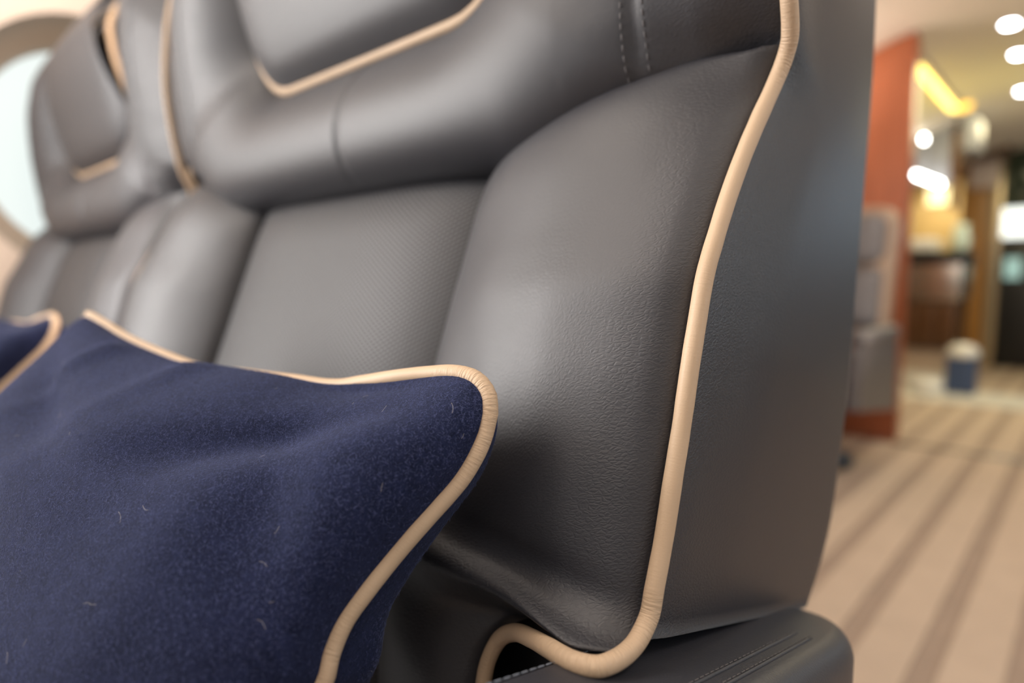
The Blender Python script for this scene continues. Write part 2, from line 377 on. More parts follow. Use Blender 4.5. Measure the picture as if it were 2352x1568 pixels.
def base_y(z): return 0.228+0.38*z if z > -0.12 else 0.1824+0.15*(z+0.12)
def side_y(z): return interp([(p.z, p.y) for p in reversed(PIPE_S[:NECK+1])], z)
def up_y(z): return side_y(z)
def lower_bolster(sgn):
    def fn(a, b):                       # a: 0 seam .. 1 piping ; b: 0 top .. 1 bottom
        t = b**1.15
        P = low_at(t); zs = interp(SEAMZ, t)
        S = Vector((SEAM, base_y(zs)+0.010, zs))
        x = S.x+(P.x-S.x)*a; z = S.z+(P.z-S.z)*a; y = S.y+(P.y-S.y)*a
        # the top edge arches up between seam and neck
        arch = 0.016*math.sin(PI*min(1, a*1.0))*(1-sstep(0, 0.16, t))
        bul = (math.sin(PI*min(1, a**0.86)))
        bul = max(0, bul)**(0.50+0.12*sstep(0.2, 0.6, a))
        end = math.sqrt(max(0, 1-(1-min(1, t/0.10))**2))
        amp = 0.027
        hump = math.exp(-((x-0.222)/0.022)**2-((z+0.118)/0.022)**2)
        amp = 0.027 if sgn > 0 else 0.033
        if sgn < 0: bul = max(0, math.sin(PI*min(1, a**1.15)))**0.5
        nearc = math.exp(-((x-0.240)/0.045)**2-((z+0.130)/0.030)**2)
        y -= amp*bul*(0.10+0.90*end)*(1-0.55*sstep(0.62, 0.80, t))*(1-0.85*nearc)
        y += 0.004*hump*(1-a)
        z += arch*(0.6+0.4*end)
        if b == 0: y += 0.02*(1-sstep(0.8, 0.95, a))
        y += 0.0008*noise.noise(Vector((x*35, z*20, sgn)))
        wr = sstep(0.55, 1.0, a)*0.75+0.9*math.exp(-((x-0.215)/0.03)**2-((z+0.125)/0.03)**2)+0.18+0.30*sstep(0.3, 0.6, t)
        ye = 0.0035*sstep(0.93, 1, a)+0.0025*sstep(0.75, 1, a)*sstep(t_c-0.10, t_c+0.03, t)+(0.0048*sstep(0.6, 0.92, a)*sstep(0.221, 0.232, P.x)*(1-sstep(0.276, 0.284, P.x)) if t > t_c*0.9 else 0)                      # tucks in behind the cord
        return (CX+sgn*(x-0.0015*a), y+ye, z+H, min(1.2, wr))
    return fn
def centre_panel(a, b):
    x = (a*2-1)*(SEAM+0.004); t = b
    z = 0.066-0.42*t
    y = base_y(z)+0.014
    q = 1-abs(a*2-1)**4.5
    end = math.sqrt(max(0, 1-(1-min(1, t/0.09))**2))
    y -= 0.022*q*(0.25+0.75*end)
    if b == 0: y += 0.02
    return (CX+x, y, z+H, 0)
PADW, PADZ0, PADZ1, PADR = 0.146, 0.154, 0.43, 0.05
TOPZ = 0.463
def pad_half(z): return PADW+0.10*min(0.10, max(0, z-PADZ0))-0.55*max(0, z-0.31)
def pad_dist(x, z):
    hw = pad_half(z); cz = (PADZ0+PADZ1)/2; hz = (PADZ1-PADZ0)/2
    qx, qz = abs(x)-(hw-PADR), abs(z-cz)-(hz-PADR)
    return math.hypot(max(qx, 0), max(qz, 0))+min(max(qx, qz), 0)-PADR
def smin(a, b, k):
    h = max(k-abs(a-b), 0)/k; return min(a, b)-h*h*k/4
def edge_x(z): return interp([(p.z, p.x) for p in reversed(PIPE_S[:NECK+1])], z)
def upper_surface(x, z):
    ex = edge_x(z); zl = 0.060+0.030*sstep(0.16, 0.28, abs(x))
    dO = max(0, smin(smin(ex-abs(x), z-zl, 0.03), (TOPZ-z)+0.0, 0.03)); dI = max(0, pad_dist(x, z))
    s = dO/(dO+dI+1e-6)
    wb = sstep(0.0, 0.05, (ex-abs(x))-(z-zl))       # 1 near the bottom crease, 0 near the side cord
    Yo = (base_y(zl)+0.012)*wb+side_y(z)*(1-wb)
    Yi = pad_edge_y(x, z)
    A = 0.036*wb+0.024*(1-wb)
    y = Yo*(1-s)+Yi*s-A*max(0, math.sin(PI*s**(0.85*wb+1.15*(1-wb))))**(0.56*wb+0.80*(1-wb))
    y += 0.006*s**3
    # the upright seams pull the roll in a little
    for sx in (0.022, 0.235, -0.232):
        g = math.exp(-((x-sx-0.02*(z-0.1))/(0.0020 if sx == 0.022 else 0.0032))**2); fade = 1-sstep(0.14, 0.17, z) if sx == 0.022 else 1
        y += (0.0026 if sx == 0.022 else 0.0013)*g*fade*min(1, dO/0.02)
    y += 0.008*sstep(0.258, 0.282, abs(x))*(1-sstep(0.098, 0.125, z))
    if abs(x) > 0.2: y += 0.0006*noise.noise(Vector((x*40, z*60, 3)))
    return y
def upper_section(a, b):
    bb = b**1.5 if b < 1 else 1
    u = a*2-1; u = math.copysign(1-(1-abs(u))**1.35, u)
    z0 = 0.058+0.029*sstep(0.16, 0.28, abs(u)*0.29); z = z0+(TOPZ-z0)*bb
    ex = edge_x(z)-0.001; x = u*ex
    y = upper_surface(x, z)
    if b == 0: y += 0.02*(1-sstep(0.85, 0.97, abs(u)))
    if b == 1: y += 0.03
    wr = sstep(0.19, 0.28, abs(x))*(0.9)*math.exp(-((z-0.10)/0.035)**2)+0.1
    return (CX+x, y, z+H, wr)
def pad_outline(n=40, inset=0.0):
    """bottom-right to bottom-left and round, clockwise as seen from the front"""
    pts = []
    r = PADR
    def add(cx, cz, a0, a1):
        for k in range(9):
            t = a0+(a1-a0)*k/8; pts.append((cx+r*math.cos(t), cz+r*math.sin(t)))
    hb, ht = pad_half(PADZ0), pad_half(PADZ1)
    add(-hb+r, PADZ0+r, PI, PI*1.5); add(hb-r, PADZ0+r, PI*1.5, PI*2); add(ht-r, PADZ1-r, 0, PI/2); add(-ht+r, PADZ1-r, PI/2, PI)
    return pts
def pad_edge_y(x, z): return 0.270-0.018*sstep(0.16, 0.28, z)+1.5*max(0, z-0.30)**1.35
def make_pad(parent):
    ol = pad_outline(); n = len(ol); cz = 0.30; rings = 14; vs, fs = [], []
    dense = []
    for i in range(n):
        p, q = ol[i], ol[(i+1) % n]; L = math.dist(p, q); m = max(1, int(L/0.012))
        for k in range(m): dense.append((p[0]+(q[0]-p[0])*k/m, p[1]+(q[1]-p[1])*k/m))
    nd = len(dense)
    for j in range(rings):
        f = j/rings; s = 1-f
        for (x, z) in dense:
            xx, zz = x*s, cz+(z-cz)*s
            e = max(0, -pad_dist(xx, zz)); g = math.sqrt(max(0, 1-(1-min(1, e/0.045))**2))
            y = pad_edge_y(xx, zz)-0.020*g-0.004*(1-(xx/0.15)**2)
            vs.append(W3(xx, y, zz)-O)
    vs.append(W3(0, pad_edge_y(0, cz)-0.024, cz)-O)
    for j in range(rings-1):
        for k in range(nd): fs.append((j*nd+k, j*nd+(k+1) % nd, (j+1)*nd+(k+1) % nd, (j+1)*nd+k))
    for k in range(nd): fs.append(((rings-1)*nd+k, (rings-1)*nd+(k+1) % nd, len(vs)-1))
    pad = mesh('headrest_pad', vs, fs, M_leather, parent, attr={'wr': [0.05]*len(vs)})
    path = [W3(x*1.005, pad_edge_y(x, z)-0.0030, z) for x, z in dense]
    tube('piping', path, 0.0038, M_cord, pad, closed=True, org=O)
    return pad
REAR = smoothtab([(-0.34, 0.30), (-0.2, 0.355), (-0.167, 0.3675), (-0.138, 0.387), (-0.088, 0.395), (-0.038, 0.400), (0.013, 0.405), (0.063, 0.411), (0.112, 0.4165), (0.16, 0.415), (0.3, 0.41), (0.42, 0.40), (0.52, 0.385)], -0.34, 0.52, r=3)
def shell_body():
    """outer shell of the backrest: right side, rounded rear corners, back, left side"""
    m = 30; rows = 60; R = 0.016
    up = [p for p in PIPE_S if p.z > -0.112 and p.z < 0.463]; up = sorted(up, key=lambda p: -p.z)
    front = [(up[int(i*(len(up)-1)/(rows))]) for i in range(rows+1)]
    def ring(P, j):
        f = j/rows
        q = 1-min(1, j/6) if False else max(0, (j-(rows-6))/6); zf = P.z-0.0095*q; out = []
        zr = -0.167+(0.49+0.167)*(1-(P.z+0.112)/(0.46+0.112)) if False else None
        g = (P.z+0.1118)/(0.46+0.1118); zr = -0.172+g*(0.50+0.172)      # rear height of this row
        corner = 0.022*max(0, 1-(zr+0.166)/0.035)**2 if zr < -0.131 else 0
        yr = interp(REAR, zr)-corner*0.3
        x0 = P.x+0.0005
        for k in range(m+1):
            s = k/m; y = P.y+0.002+(yr-R-P.y-0.002)*s
            x = x0+0.0035*math.sin(PI*s)*min(1, (rows-j)/14)+ (0.2860+0.0045*min(1, (rows-j)/14)-x0)*sstep(0, 0.35, s)
            x -= 0.0015*math.exp(-(s/0.05)**2)
            out.append((x, y, zf+(zr-zf)*s, (0.95*math.exp(-(s/0.30)**2)+0.15)))
        xe = out[-1][0]
        for k in range(1, 9):
            t = PI/2*k/8; out.append((xe-R+R*math.cos(t), yr-R+R*math.sin(t), zr, 0.1))
        return out
    vs, wr, fs = [], [], []; n = None
    for j, P in enumerate(front):
        r_ = ring(P, j); r_ = r_+[(-x, y, z, q) for x, y, z, q in reversed(r_)]; n = len(r_)
        for x, y, z, q in r_: vs.append(W3(x, y, z)-O); wr.append(q)
    for j in range(rows):
        for k in range(n-1): fs.append((j*n+k, (j+1)*n+k, (j+1)*n+k+1, j*n+k+1))
    fs.append(tuple(rows*n+k for k in range(n))); fs.append(tuple(reversed(range(n))))
    return vs, fs, wr
def dashes(name, path_fn, n, ln, r, mat, parent, off=0.0):
    """short sewn stitches laid along a curve, joined"""
    vs, fs = [], []; sg = 6
    for i in range(n):
        p = path_fn(i/n); q = path_fn((i+ln)/n); d = (q-p); nr = d.normalized().orthogonal(); bi = d.normalized().cross(nr); b0 = len(vs)
        for f, rr in ((0, 0.4), (0.2, 1), (0.8, 1), (1, 0.4)):
            for k in range(sg):
                a = 2*PI*k/sg; vs.append(p+d*f+(nr*math.cos(a)+bi*math.sin(a))*r*rr)
        for j in range(3):
            for k in range(sg): fs.append((b0+j*sg+k, b0+j*sg+(k+1) % sg, b0+(j+1)*sg+(k+1) % sg, b0+(j+1)*sg+k))
    o = mesh(name, vs, fs, mat, parent); o['kind'] = 'stuff'; return o

seat = empty('airliner_seat', O, 'dark grey leather seat in the foreground with tan piping, nearest the aisle', 'seat', 'pair of dark leather seats')
vs, fs, wr = shell_body(); mesh('backrest_shell', vs, fs, M_side, seat, attr={'wr': wr})
for s in (1, -1): grid('side_bolster', lower_bolster(s), 56, 130, M_leather, seat, flip=(s == 1), attr=True, org=O)
grid('centre_panel', centre_panel, 50, 70, M_perf, seat, flip=True, attr=True, org=O)
grid('headrest_roll', upper_section, 320, 130, M_leather, seat, attr=True, org=O)
make_pad(seat)
for s in (1, -1): tube('edge_piping', [W3(s*(p.x+0.0012-((0.002+0.003*sstep(0.10, 0.13, p.z)) if s < 0 else 0)), p.y-0.0005+((0.010*(1-sstep(0.05, 0.075, p.z))+0.012*sstep(0.10, 0.14, p.z)) if s < 0 else 0), p.z) for p in PIPE_S], 0.0033 if s > 0 else 0.0026, M_cord, seat, org=O)
for dx in (-0.0045, 0.0045):
    hr = [o for o in seat.children if o.name.startswith('headrest_roll')][0]
    for sx in (0.235, -0.232):
        def pf(t, sx=sx, dx=dx):
            z = 0.34-0.262*t; x = sx+0.02*(z-0.1)+dx; return W3(x, upper_surface(x, z)-0.0001, z)-O
        dashes('stitching', pf, 62, 0.62, 0.00026, M_thread, hr)

def arm_z(y): return -0.1218-0.24*(y-0.156)
def arm_section(y, grow=0):
    """ring in x,z, clockwise from inner bottom"""
    x0, x1 = 0.2685, 0.3225; zt = arm_z(y); pts = [(x0, -0.30)]
    r0, r1 = 0.003, 0.011
    for k in range(7): t = PI-PI/2*k/6; pts.append((x0+r0+r0*math.cos(t), zt-r0+r0*math.sin(t)))
    for k in range(12):
        t = PI/2-PI/2*k/11; d = 0
        pts.append((x1-r1+r1*math.cos(t), zt-r1+r1*math.sin(t)))
    pts += [(x1, zt-0.022), (x1-0.0006, zt-0.0245), (x1-0.0018, zt-0.0255), (x1-0.0006, zt-0.0265), (x1, zt-0.029), (x1, zt-0.08), (x1, -0.30)]
    return pts
def make_arm(parent):
    vs, fs = [], []; ys = [0.02+0.008*i for i in range(33)]+[0.283+0.005*i for i in range(12)]+[0.3405]; n = None
    for y in ys:
        sec = arm_section(y); n = len(sec)
        e = max(0, (y-0.279)/0.062); pull = 0.040*(1-math.sqrt(max(0, 1-min(1, e)**2)))     # rounded in plan at the rear end
        for i, (x, z) in enumerate(sec):
            f = (x-0.2685)/0.054; vs.append(W3(x-pull*f, y, z-0.006*min(1, e)**3)-O)
    for j in range(len(ys)-1):
        for k in range(n): fs.append((j*n+k, j*n+(k+1) % n, (j+1)*n+(k+1) % n, (j+1)*n+k))
    fs.append(tuple(reversed(range(n)))); fs.append(tuple((len(ys)-1)*n+k for k in range(n)))
    arm = mesh('armrest', vs, fs, M_arm, parent, attr={'wr': [0.35]*len(vs)})
    def inner(t): y = 0.03+0.29*t; return W3(0.2698, y, arm_z(y)+0.0001)-O
    dashes('edge_stitching', inner, 75, 0.86, 0.0002, M_palethread, arm)
    for off in (0.0135, 0.0195):
        def st(t, off=off): y = 0.03+0.245*t; return W3(0.3225-off, y, arm_z(y)+0.0001)-O
        tube('seam_ridge', [st(k/40)+O for k in range(41)], 0.0008, M_arm, arm, seg=8, org=O)
        dashes('top_stitching', (lambda t, st=st: st(t)+Vector((-0.0014, 0, 0))), 64, 0.8, 0.0002, M_thread, arm)
    return arm
arm = make_arm(seat)
# seat pan cushion and pedestal (below the frame, carry the back and the pillow)
box('back_frame', CX-0.27, CX+0.27, 0.205, 0.30, H-0.44, H-0.10, M_arm, seat, bev=0.01, org=O)
cush = box('seat_cushion', CX-0.212, CX+0.212, -0.36, 0.20, H-0.44, H-0.325, M_leather, seat, bev=0.03, seg=4, org=O)
box('seat_base', CX-0.26, CX+0.26, -0.16, 0.30, 0.10, H-0.44, M_side, seat, bev=0.01, org=O)
box('floor_rail', CX-0.22, CX-0.16, -0.14, 0.30, 0.0, 0.10, M_black, seat, bev=0.004, org=O)
box('floor_rail', CX+0.16, CX+0.22, -0.14, 0.30, 0.0, 0.10, M_black, seat, bev=0.004, org=O)
def copy_tree(o, parent=None, skip=()):
    c = o.copy(); COL.objects.link(c); c.parent = parent
    for ch in list(o.children):
        if ch.name.split('.')[0] in skip: continue
        copy_tree(ch, c, skip)
    return c
SP = 0.602
seat2 = copy_tree(seat, None, ('armrest',)); seat2.location = O+Vector((-SP, 0, 0))
seat2['label'] = 'blurred dark grey leather seat beside the oval window, beyond the foreground one'

# ------------------------------------------------------------------ pillows
def ray(px, py):
    yaw, pit = math.atan(1349/1458), math.atan(134/1458)
    f = Vector((-math.sin(yaw)*math.cos(pit), math.cos(yaw)*math.cos(pit), -math.sin(pit))); r = Vector((math.cos(yaw), math.sin(yaw), 0)); u = r.cross(f)
    return f+r*(px-1176)/1458-u*(py-784)/1458
def Pt(px, py, d): return ray(px, py)*d+Vector((0, 0, H))
TOP = [(205, 724, .400), (240, 745, .390), (300, 782, .372), (400, 826, .345), (470, 849, .327), (570, 861, .308), (680, 875, .288), (770, 886, .272), (840, 877, .260),
       (905, 867, .249), (980, 859, .240), (1050, 857, .2300), (1095, 872, .2235), (1121, 907, .2195), (1124, 950, .2175)]
RIGHT = [(1124, 950, .2175), (1112, 1000, .216), (1090, 1050, .2145), (1057, 1103, .213), (1005, 1163, .211), (950, 1224, .209), (890, 1295, .2065), (835, 1365, .203), (790, 1430, .200), (760, 1500, .197), (742, 1568, .194)]
top = [Pt(*p) for p in TOP]; right = [Pt(*p) for p in RIGHT]
BR = Vector((-0.178, 0.005, H-0.245)); BL = Vector((-0.475, -0.035, H-0.255)); TL = top[0]
right += [right[-1].lerp(BR, .3)+Vector((-.006, 0.004, 0)), right[-1].lerp(BR, .7)+Vector((-.004, 0.002, 0)), BR]
bottom = [BR, BR.lerp(BL, .25)+Vector((0, .004, .012)), BR.lerp(BL, .5)+Vector((0, .006, .018)), BR.lerp(BL, .75)+Vector((0, .004, .012)), BL]
left = [BL, BL.lerp(TL, .3)+Vector((.012, 0, 0)), BL.lerp(TL, .6)+Vector((.014, 0, 0)), TL.lerp(BL, .12)+Vector((.006, 0, 0)), TL]
def resample(pts, n):
    c = catmull(pts, 16); L = [0]
    for i in range(1, len(c)): L.append(L[-1]+(c[i]-c[i-1]).length)
    out = []; j = 1
    for k in range(n+1):
        d = L[-1]*k/n
        while j < len(L)-1 and L[j] < d: j += 1
        f = (d-L[j-1])/max(L[j]-L[j-1], 1e-9); out.append(c[j-1].lerp(c[j], min(1, max(0, f))))
    return out
NU = NV = 110
# fabric edge follows the cord: s from left to right, t from top to bottom
Ct = resample(top[:-1]+[top[-1]], NU); Cr = resample(right, NV); Cb = list(reversed(resample(bottom, NU))); Cl = list(reversed(resample(left, NV)))
PN = ((Ct[-1]-Ct[0]).cross(Cl[-1]-Ct[0])).normalized()
if PN.y > 0: PN = -PN
PO = Vector((-0.33, 0.05, H-0.30))
def coons(i, j):
    s, t = i/NU, j/NV
    return Ct[i]*(1-t)+Cb[i]*t+Cl[j]*(1-s)+Cr[j]*s-(Ct[0]*(1-s)*(1-t)+Ct[NU]*s*(1-t)+Cb[0]*(1-s)*t+Cb[NU]*s*t)
def gau(s, t, cs, ct, ang, wl, ww):
    c, q = math.cos(ang), math.sin(ang); u = (s-cs)*c+(t-ct)*q; v = -(s-cs)*q+(t-ct)*c
    return math.exp(-(u/wl)**2-(v/ww)**2)
def pillow_h(s, t, front):
    e = (16*s*(1-s)*t*(1-t))
    h = 0.054*max(0, e)**(0.38+0.40*math.exp(-((s-0.84)/0.13)**2)*math.exp(-t/0.12)) if front else 0.042*max(0, e)**0.30
    edge = min(1, e*3)
    if front:
        f = 0.0
        f -= 0.012*gau(s, t, 0.25, 0.16, 0.35, 0.30, 0.045)
        f -= 0.010*gau(s, t, 0.80, 0.14, -0.55, 0.16, 0.05)
        f -= 0.009*gau(s, t, 0.93, 0.30, 0.9, 0.16, 0.05)
        f += 0.006*gau(s, t, 0.93, 0.12, 0.2, 0.10, 0.04)
        f -= 0.010*gau(s, t, 0.62, 0.62, 0.9, 0.16, 0.05)
        f += 0.010*gau(s, t, 0.45, 0.25, 0.2, 0.3, 0.12)
        f += 0.004*noise.noise(Vector((s*5, t*5, 1.7)))
        h += f*edge
        h += (0.0075*math.exp(-((s-0.27)/0.032)**2)+0.0065*math.exp(-((s-0.50)/0.035)**2)-0.0075*math.exp(-((s-0.78)/0.09)**2))*sstep(0, 0.03, t)*math.exp(-t/0.10)
    return h
def half_pillow(front):
    vs, nid = [], {}
    for j in range(NV+1):
        for i in range(NU+1):
            p = coons(i, j); s, t = i/NU, j/NV
            q = p+PN*(1 if front else -1)*pillow_h(s, t, front)-PO
            if not front: q = q+Vector((1, 0.15, 0))*(0.034*math.sin(PI*min(1, max(0, (s-0.55)/0.45)))**1.0*sstep(0.0, 0.5, t))*(1 if s < 0.999 else 0)
            vs.append(q)
    fs = []
    for j in range(NV):
        for i in range(NU):
            a = j*(NU+1)+i; f = (a, a+NU+1, a+NU+2, a+1); fs.append(f if front else f[::-1])
    return vs, fs
pillow = empty('throw_pillow', PO, 'large navy wool cushion with tan piping in the foreground, leaning on the near seat', 'cushion', 'navy wool cushions with tan piping')
fv, ff = half_pillow(True); bv, bf = half_pillow(False); n0 = len(fv)
cover = mesh('wool_cover', fv+bv, ff+[tuple(k+n0 for k in f) for f in bf], M_wool, pillow)
loop = Ct[:-1]+Cr[:-1]+list(reversed(Cb))[:-1]+list(reversed(Cl))[:-1]
tube('piping', loop, 0.0031, M_cord, pillow, closed=True, org=PO, seg=20)
# loose nap of the wool: short fibres standing out of the cloth
def fuzz(name, count, lo, hi, rad, mat, parent, seed, lift=0.35, curl=0.25, npt=4):
    rnd = random.Random(seed); pos, sizes = [], []
    me = cover.data; Vv = [v.co for v in me.vertices]; Nn = [v.normal for v in me.vertices]
    W = NU+1
    for c in range(count):
        side = 0 if rnd.random() < 0.86 else 1
        if side == 0: s, t = rnd.random(), rnd.random()**1.15*0.92
        else: s, t = 1-0.45*rnd.random()**1.2, rnd.random()*0.9
        i, j = min(NU-1, int(s*NU)), min(NV-1, int(t*NV)); fi, fj = s*NU-i, t*NV-j; b = side*n0+j*W+i
        p = Vv[b].lerp(Vv[b+1], fi).lerp(Vv[b+W].lerp(Vv[b+W+1], fi), fj); nn = Nn[b]
        tg = Vector((rnd.gauss(0, 1), rnd.gauss(0, 1), rnd.gauss(0, 1)+0.5)); tg = (tg-nn*tg.dot(nn)).normalized()
        d = (tg+nn*lift*rnd.random()).normalized(); L = rnd.uniform(lo, hi); q = p-nn*0.0001
        side_v = nn.cross(d)*rnd.uniform(-curl, curl)*2
        for k in range(npt):
            pos += [q.x, q.y, q.z]; q = q+d*(L/(npt-1)); d = (d+side_v+nn*rnd.uniform(-0.25, 0.15)*lift).normalized()
        sizes.append(npt)
    hc = bpy.data.hair_curves.new(name); hc.add_curves(sizes)
    hc.points.foreach_set('position', pos)
    ra = hc.attributes.get('radius') or hc.attributes.new('radius', 'FLOAT', 'POINT')
    ra.data.foreach_set('value', [rad]*(len(pos)//3))
    hc.materials.append(mat)
    o = link(bpy.data.objects.new(name, hc), parent); o['kind'] = 'stuff'; return o
fz = fuzz('wool_nap', 230000, 0.0006, 0.0019, 0.000025, M_fibre, cover, 5)
ln = fuzz('lint', 130, 0.0015, 0.0045, 0.00003, M_lint, cover, 8, lift=0.5, curl=0.5, npt=9)
pil2 = copy_tree(pillow, None, ('wool_nap', 'lint')); pil2.location = PO+Vector((-SP, 0, 0))
pil2['label'] = 'blurred navy cushion with tan piping at the left, leaning on the window seat'

# ------------------------------------------------------------------ background: bulkhead, single seat, galley
bh = box('bulkhead_panel', -1.315, -0.72, 3.58, 3.66, 0, 1.5, M_mahog)
bh.data.clear_geometry()
pts = [(-1.32, 0.0), (-0.72, 0.0), (-0.72, 1.962), (-0.80, 1.945), (-0.92, 1.905), (-1.05, 1.85), (-1.17, 1.785), (-1.27, 1.695), (-1.32, 1.55)]
n = len(pts); vs = [(x, 3.58, z) for x, z in pts]+[(x, 3.66, z) for x, z in pts]
bh.data.from_pydata(vs, [], [tuple(range(n)), tuple(reversed(range(n, 2*n)))]+[(k, n+k, n+(k+1) % n, (k+1) % n) for k in range(n)]); bh.data.update()
tag(bh, 'tall reddish mahogany bulkhead panel reaching from floor to ceiling behind the far seat', 'panel')
box('edge_trim', -0.725, -0.708, 3.575, 3.665, 0, 1.955, M_mahog, bh, bev=0.004)

fs_ = empty('single_seat', (-0.90, 3.02, 0), 'blurred grey executive seat with brown shell standing before the mahogany bulkhead', 'seat')
OF = Vector((-0.90, 3.02, 0))
def shape_back(name, hw, z0, z1, y0, th, mat, rr, tilt=0.25, parent=fs_, bul=0.03):
    nn = 28; out = []
    for k in range(4):
        cx = (hw-rr)*(1 if k in (0, 3) else -1); cz = (z1-rr) if k in (0, 1) else (z0+rr)
        for q in range(8):
            t = PI/2*k+PI/2*q/7; out.append((cx+rr*math.cos(t), cz+rr*math.sin(t)))
    m_ = len(out); vs, fs = [], []; cz = (z0+z1)/2
    for (s, d) in ((1, th), (1, 0.3*th), (0.97, 0.05*th), (0.9, -bul*0.5), (0.7, -bul*0.85), (0.4, -bul), (0.0, -bul)):
        for x, z in out: zz = cz+(z-cz)*s; vs.append((x*s, y0+d+tilt*(zz-z0), zz))
    for j in range(6):
        for k in range(m_): fs.append((j*m_+k, (j+1)*m_+k, (j+1)*m_+(k+1) % m_, j*m_+(k+1) % m_))
    fs.append(tuple(range(m_)))
    return mesh(name, vs, fs, mat, parent)
shape_back('back_shell', 0.235, 0.52, 1.12, 0.06, 0.07, M_frame, 0.09, 0.2, bul=0.0)
shape_back('headrest_cushion', 0.20, 0.86, 1.09, 0.115, 0.03, M_farleather, 0.07, 0.2)
shape_back('back_cushion', 0.20, 0.58, 0.85, 0.065, 0.03, M_farleather, 0.04, 0.2)
box('seat_cushion', -0.20, 0.20, -0.42, 0.06, 0.40, 0.50, M_farleather, fs_, bev=0.035, seg=4)
for s in (-1, 1):
    box('armrest', s*0.235-0.035, s*0.235+0.035, -0.38, 0.16, 0.545, 0.60, M_farleather, fs_, bev=0.02, seg=4)
    vs = [(-0.42, 0.30), (0.18, 0.22), (0.16, 0.545), (-0.38, 0.545)]
    a = [(s*0.22, y, z) for y, z in vs]+[(s*0.26, y, z) for y, z in vs]
    mesh('side_panel', a, [(0, 1, 2, 3), (7, 6, 5, 4), (0, 4, 5, 1), (1, 5, 6, 2), (2, 6, 7, 3), (3, 7, 4, 0)], M_farleather, fs_, smooth=False)
lathe('pedestal', [(0.17, 0.0), (0.17, 0.03), (0.10, 0.06), (0.085, 0.10), (0.085, 0.30), (0.13, 0.40)], M_black, fs_, c=(0, -0.1, 0))
box('seat_pan', -0.22, 0.22, -0.36, 0.14, 0.28, 0.41, M_black, fs_, bev=0.02)

def PYp(px, Y, py=650): d = ray(px, py); return d.x*Y/d.y
def PYz(px, py, Y): d = ray(px, py); return d.z*Y/d.y+H
def card(name, px0, px1, py0, py1, Y, th, mat, parent=None, org=(0,0,0), bev=0.004, z0=None):
    """solid block whose front face stands on the transverse plane Y"""
    c = (px0+px1)/2
    return box(name, PYp(px0, Y), PYp(px1, Y), Y, Y+th, PYz(c, py1, Y) if z0 is None else z0, PYz(c, py0, Y), mat, parent, bev=bev, org=org)
GY = 5.6; FY = 7.4
gal = empty('galley_unit', (-1.3, GY, 0), 'blurred galley with a lit golden niche above brown cupboards at the far end', 'cabinet'); OG = (-1.3, GY, 0)
M_niche = plain('golden_niche_lining', (0.60, 0.43, 0.20), 0.4)
M_glow = emit('niche_lamp', (1, 0.88, 0.5), 1.6)
card('base_cupboard', 2064, 2200, 690, 800, GY, 0.5, M_brown, gal, OG)
for k in range(3):
    card('cupboard_door', 2066+k*45, 2108+k*45, 694, 796, GY-0.02, 0.018, M_brown, gal, OG)
card('plinth', 2064, 2196, 802, 856, GY+0.03, 0.45, M_plank, gal, OG)
card('drawer_front', 2064, 2208, 605, 688, GY-0.02, 0.5, M_steel, gal, OG)
card('countertop', 2058, 2214, 578, 604, GY-0.05, 0.55, M_black, gal, OG)
card('niche_back', 2070, 2196, 420, 578, GY+0.45, 0.03, M_niche, gal, OG)
card('niche_lamp', 2118, 2165, 425, 470, GY+0.40, 0.02, M_glow, gal, OG)
card('post', 2168, 2184, 300, 480, GY-0.02, 0.1, M_brown, gal, OG)
for a, b, c, d in ((2072, 2128, 250, 420), (2130, 2166, 250, 420), (2186, 2224, 255, 345)):
    card('glass_door', a, b, c, d, GY, 0.3, M_glasswall, gal, OG)
po = card('golden_post', 2198, 2262, 352, 838, FY-0.1, 0.4, M_oak, z0=0.0); tag(po, 'broad golden brown wooden post between the galley and the black doorway', 'post')
card('toe_kick', 2064, 2190, 855, 897, GY+0.01, 0.4, M_stone, gal, OG, z0=0.0)
al = area('niche_light', (PYp(2130, GY+0.2), GY+0.15, PYz(2130, 440, GY)), (0, 0.2, -1), 0.5, 0.2, 2.4, (1, 0.82, 0.45))
tray = card('serving_tray', 2085, 2140, 548, 576, GY+0.05, 0.3, M_white, None, bev=0.01); tag(tray, 'white tray standing on the dark galley counter under the golden niche', 'tray')
gl = lathe('glass_jug', [(0.045, 0.002), (0.055, 0.02), (0.06, 0.10), (0.04, 0.16), (0.048, 0.2)], plain('pale_green_glass', (0.62, 0.74, 0.66), 0.15), None, c=(PYp(2196, GY), GY+0.08, PYz(2196, 577, GY)))
tag(gl, 'pale green glass jug at the right end of the galley counter', 'jug')
pan = card('notice_panel', 2212, 2278, 372, 432, FY-0.16, 0.03, plain('pale_pink_panel', (0.62, 0.52, 0.50), 0.4)); tag(pan, 'pale square panel mounted high on the golden wood post', 'panel')
hd = card('door_header', 2178, 2300, 340, 366, FY-0.3, 0.1, M_brown); tag(hd, 'dark brown beam crossing above the golden wood post', 'beam')
cl = card('cream_column', 2264, 2290, 330, 838, FY-0.12, 0.2, plain('champagne_metal', (0.50, 0.40, 0.27), 0.25, metal=0.5), z0=0.0); tag(cl, 'narrow champagne column between the golden wood post and black doorway', 'column')
dr = empty('entry_door', (PYp(2330, FY), FY, 0), 'black glossy doorway with a bright white top panel at the far right', 'door'); OD = tuple(dr.location)
card('door_leaf', 2292, 2420, 548, 838, FY, 0.06, M_black, dr, OD, z0=0.0)
card('lit_panel', 2294, 2420, 476, 544, FY, 0.05, emit('backlit_panel', (0.93, 1, 0.97), 1.5), dr, OD)
card('top_panel', 2292, 2420, 335, 474, FY, 0.06, plain('dark_green_glass', (0.05, 0.07, 0.05), 0.1), dr, OD)
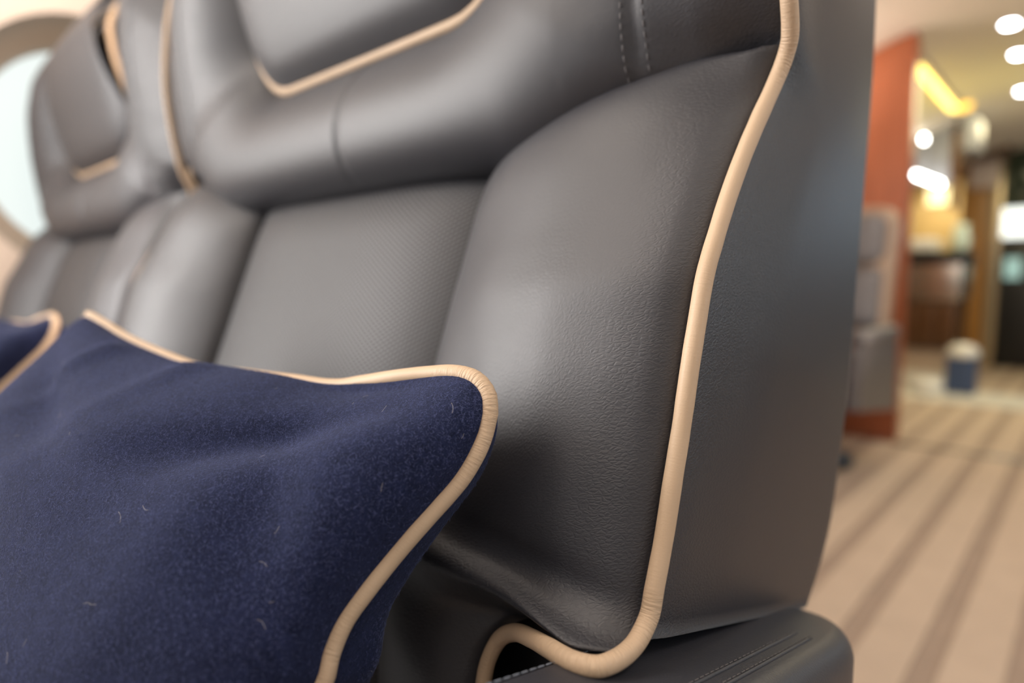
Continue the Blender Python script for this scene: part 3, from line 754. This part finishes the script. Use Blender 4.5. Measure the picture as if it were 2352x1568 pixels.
card('small_screen', 2304, 2344, 592, 640, FY-0.02, 0.02, emit('teal_screen', (0.30, 0.48, 0.46), 0.8), dr, OD)
st = box('stone_threshold', -1.28, 1.3, 4.95, 5.56, -0.005, 0.006, M_stone); tag(st, 'glossy cream stone strip laid across the floor before the galley', 'floor strip')
bn = empty('waste_bin', (PYp(2222, 5.42), 5.42, 0.006), 'slate blue bin with white domed lid standing near the golden post', 'bin')
bx = PYp(2222, 5.9)
box('bin_body', -0.085, 0.085, -0.085, 0.085, 0.0, 0.26, M_blue, bn, bev=0.012)
lathe('bin_lid', [(0.095, 0.26), (0.10, 0.28), (0.088, 0.32), (0.045, 0.345), (0.01, 0.35)], M_white, bn)
sb = lathe('step_stool', [(0.08, 0.004), (0.10, 0.03), (0.105, 0.07), (0.08, 0.10), (0.02, 0.11)], M_white, None, c=(PYp(2142, 5.26), 5.26, 0.004)); tag(sb, 'low round white stool on the floor left of the blue bin', 'stool')
# lamps
cv = empty('cove_lamp', (-0.79, 4.6, 1.93), 'long glowing yellow strip light along the ceiling edge past the mahogany panel', 'lamp')
box('lamp_housing', -0.03, 0.03, -0.60, 0.56, 0.0, 0.035, M_frame, cv)
box('glowing_tube', -0.022, 0.022, -0.58, 0.54, -0.02, 0.0, emit('yellow_tube', (1, 0.78, 0.16), 3.2), cv, bev=0.006)
cv2 = empty('ceiling_spot', (-0.76, 5.25, 1.95), 'small amber ceiling lamp just past the yellow strip light', 'lamp')
lathe('amber_lens', [(0.045, -0.02), (0.06, 0.0), (0.06, 0.02)], emit('amber_lens', (1, 0.62, 0.10), 1.6), cv2)
M_spot = emit('spot_lens', (1, 0.98, 1.0), 30)
spots = [(-0.385, 3.80, 'nearest, topmost'), (-0.393, 4.32, 'middle one'), (-0.434, 5.15, 'farthest, lowest')]
proto = None
for x, y, wd in spots:
    if proto is None:
        proto = empty('ceiling_downlight', (x, y, 1.975), '', 'lamp'); c = proto
        lathe('bezel', [(0.045, -0.006), (0.05, 0.0), (0.05, 0.006)], M_white, c)
        lathe('lens', [(0.030, -0.009), (0.030, -0.004)], M_spot, c)
    else: c = copy_tree(proto); c.location = (x, y, 1.975)
    c['label'] = 'white round ceiling downlight at the upper right, %s of three' % wd; c['group'] = 'ceiling downlights over the aisle'
# bright lamps on the galley front
for (px, py, r, wd, hh, lab) in ((2103, 322, 0.020, 0.010, 0, 'small round white lamp on the galley glass, upper of two'), (2117, 413, 0.016, 0.085, -0.045, 'elongated white lamp on the galley glass, lower of two')):
    X, Z = PYp(px, GY-0.10), PYz(px, py, GY-0.10)
    lp = empty('galley_lamp', (X, GY-0.10, Z), lab, 'lamp', 'white lamps on the galley glass')
    p0, p1 = Vector((-wd, 0, -hh)), Vector((wd+0.001, 0, hh))
    tube('lamp_tube', [p0, p0.lerp(p1, .5), p1], r, emit('white_lamp', (1, 1, 0.97), 20), lp, seg=12)
    box('lamp_mount', -0.02, 0.02, 0.005, 0.06, -0.02, 0.02, M_steel, lp)
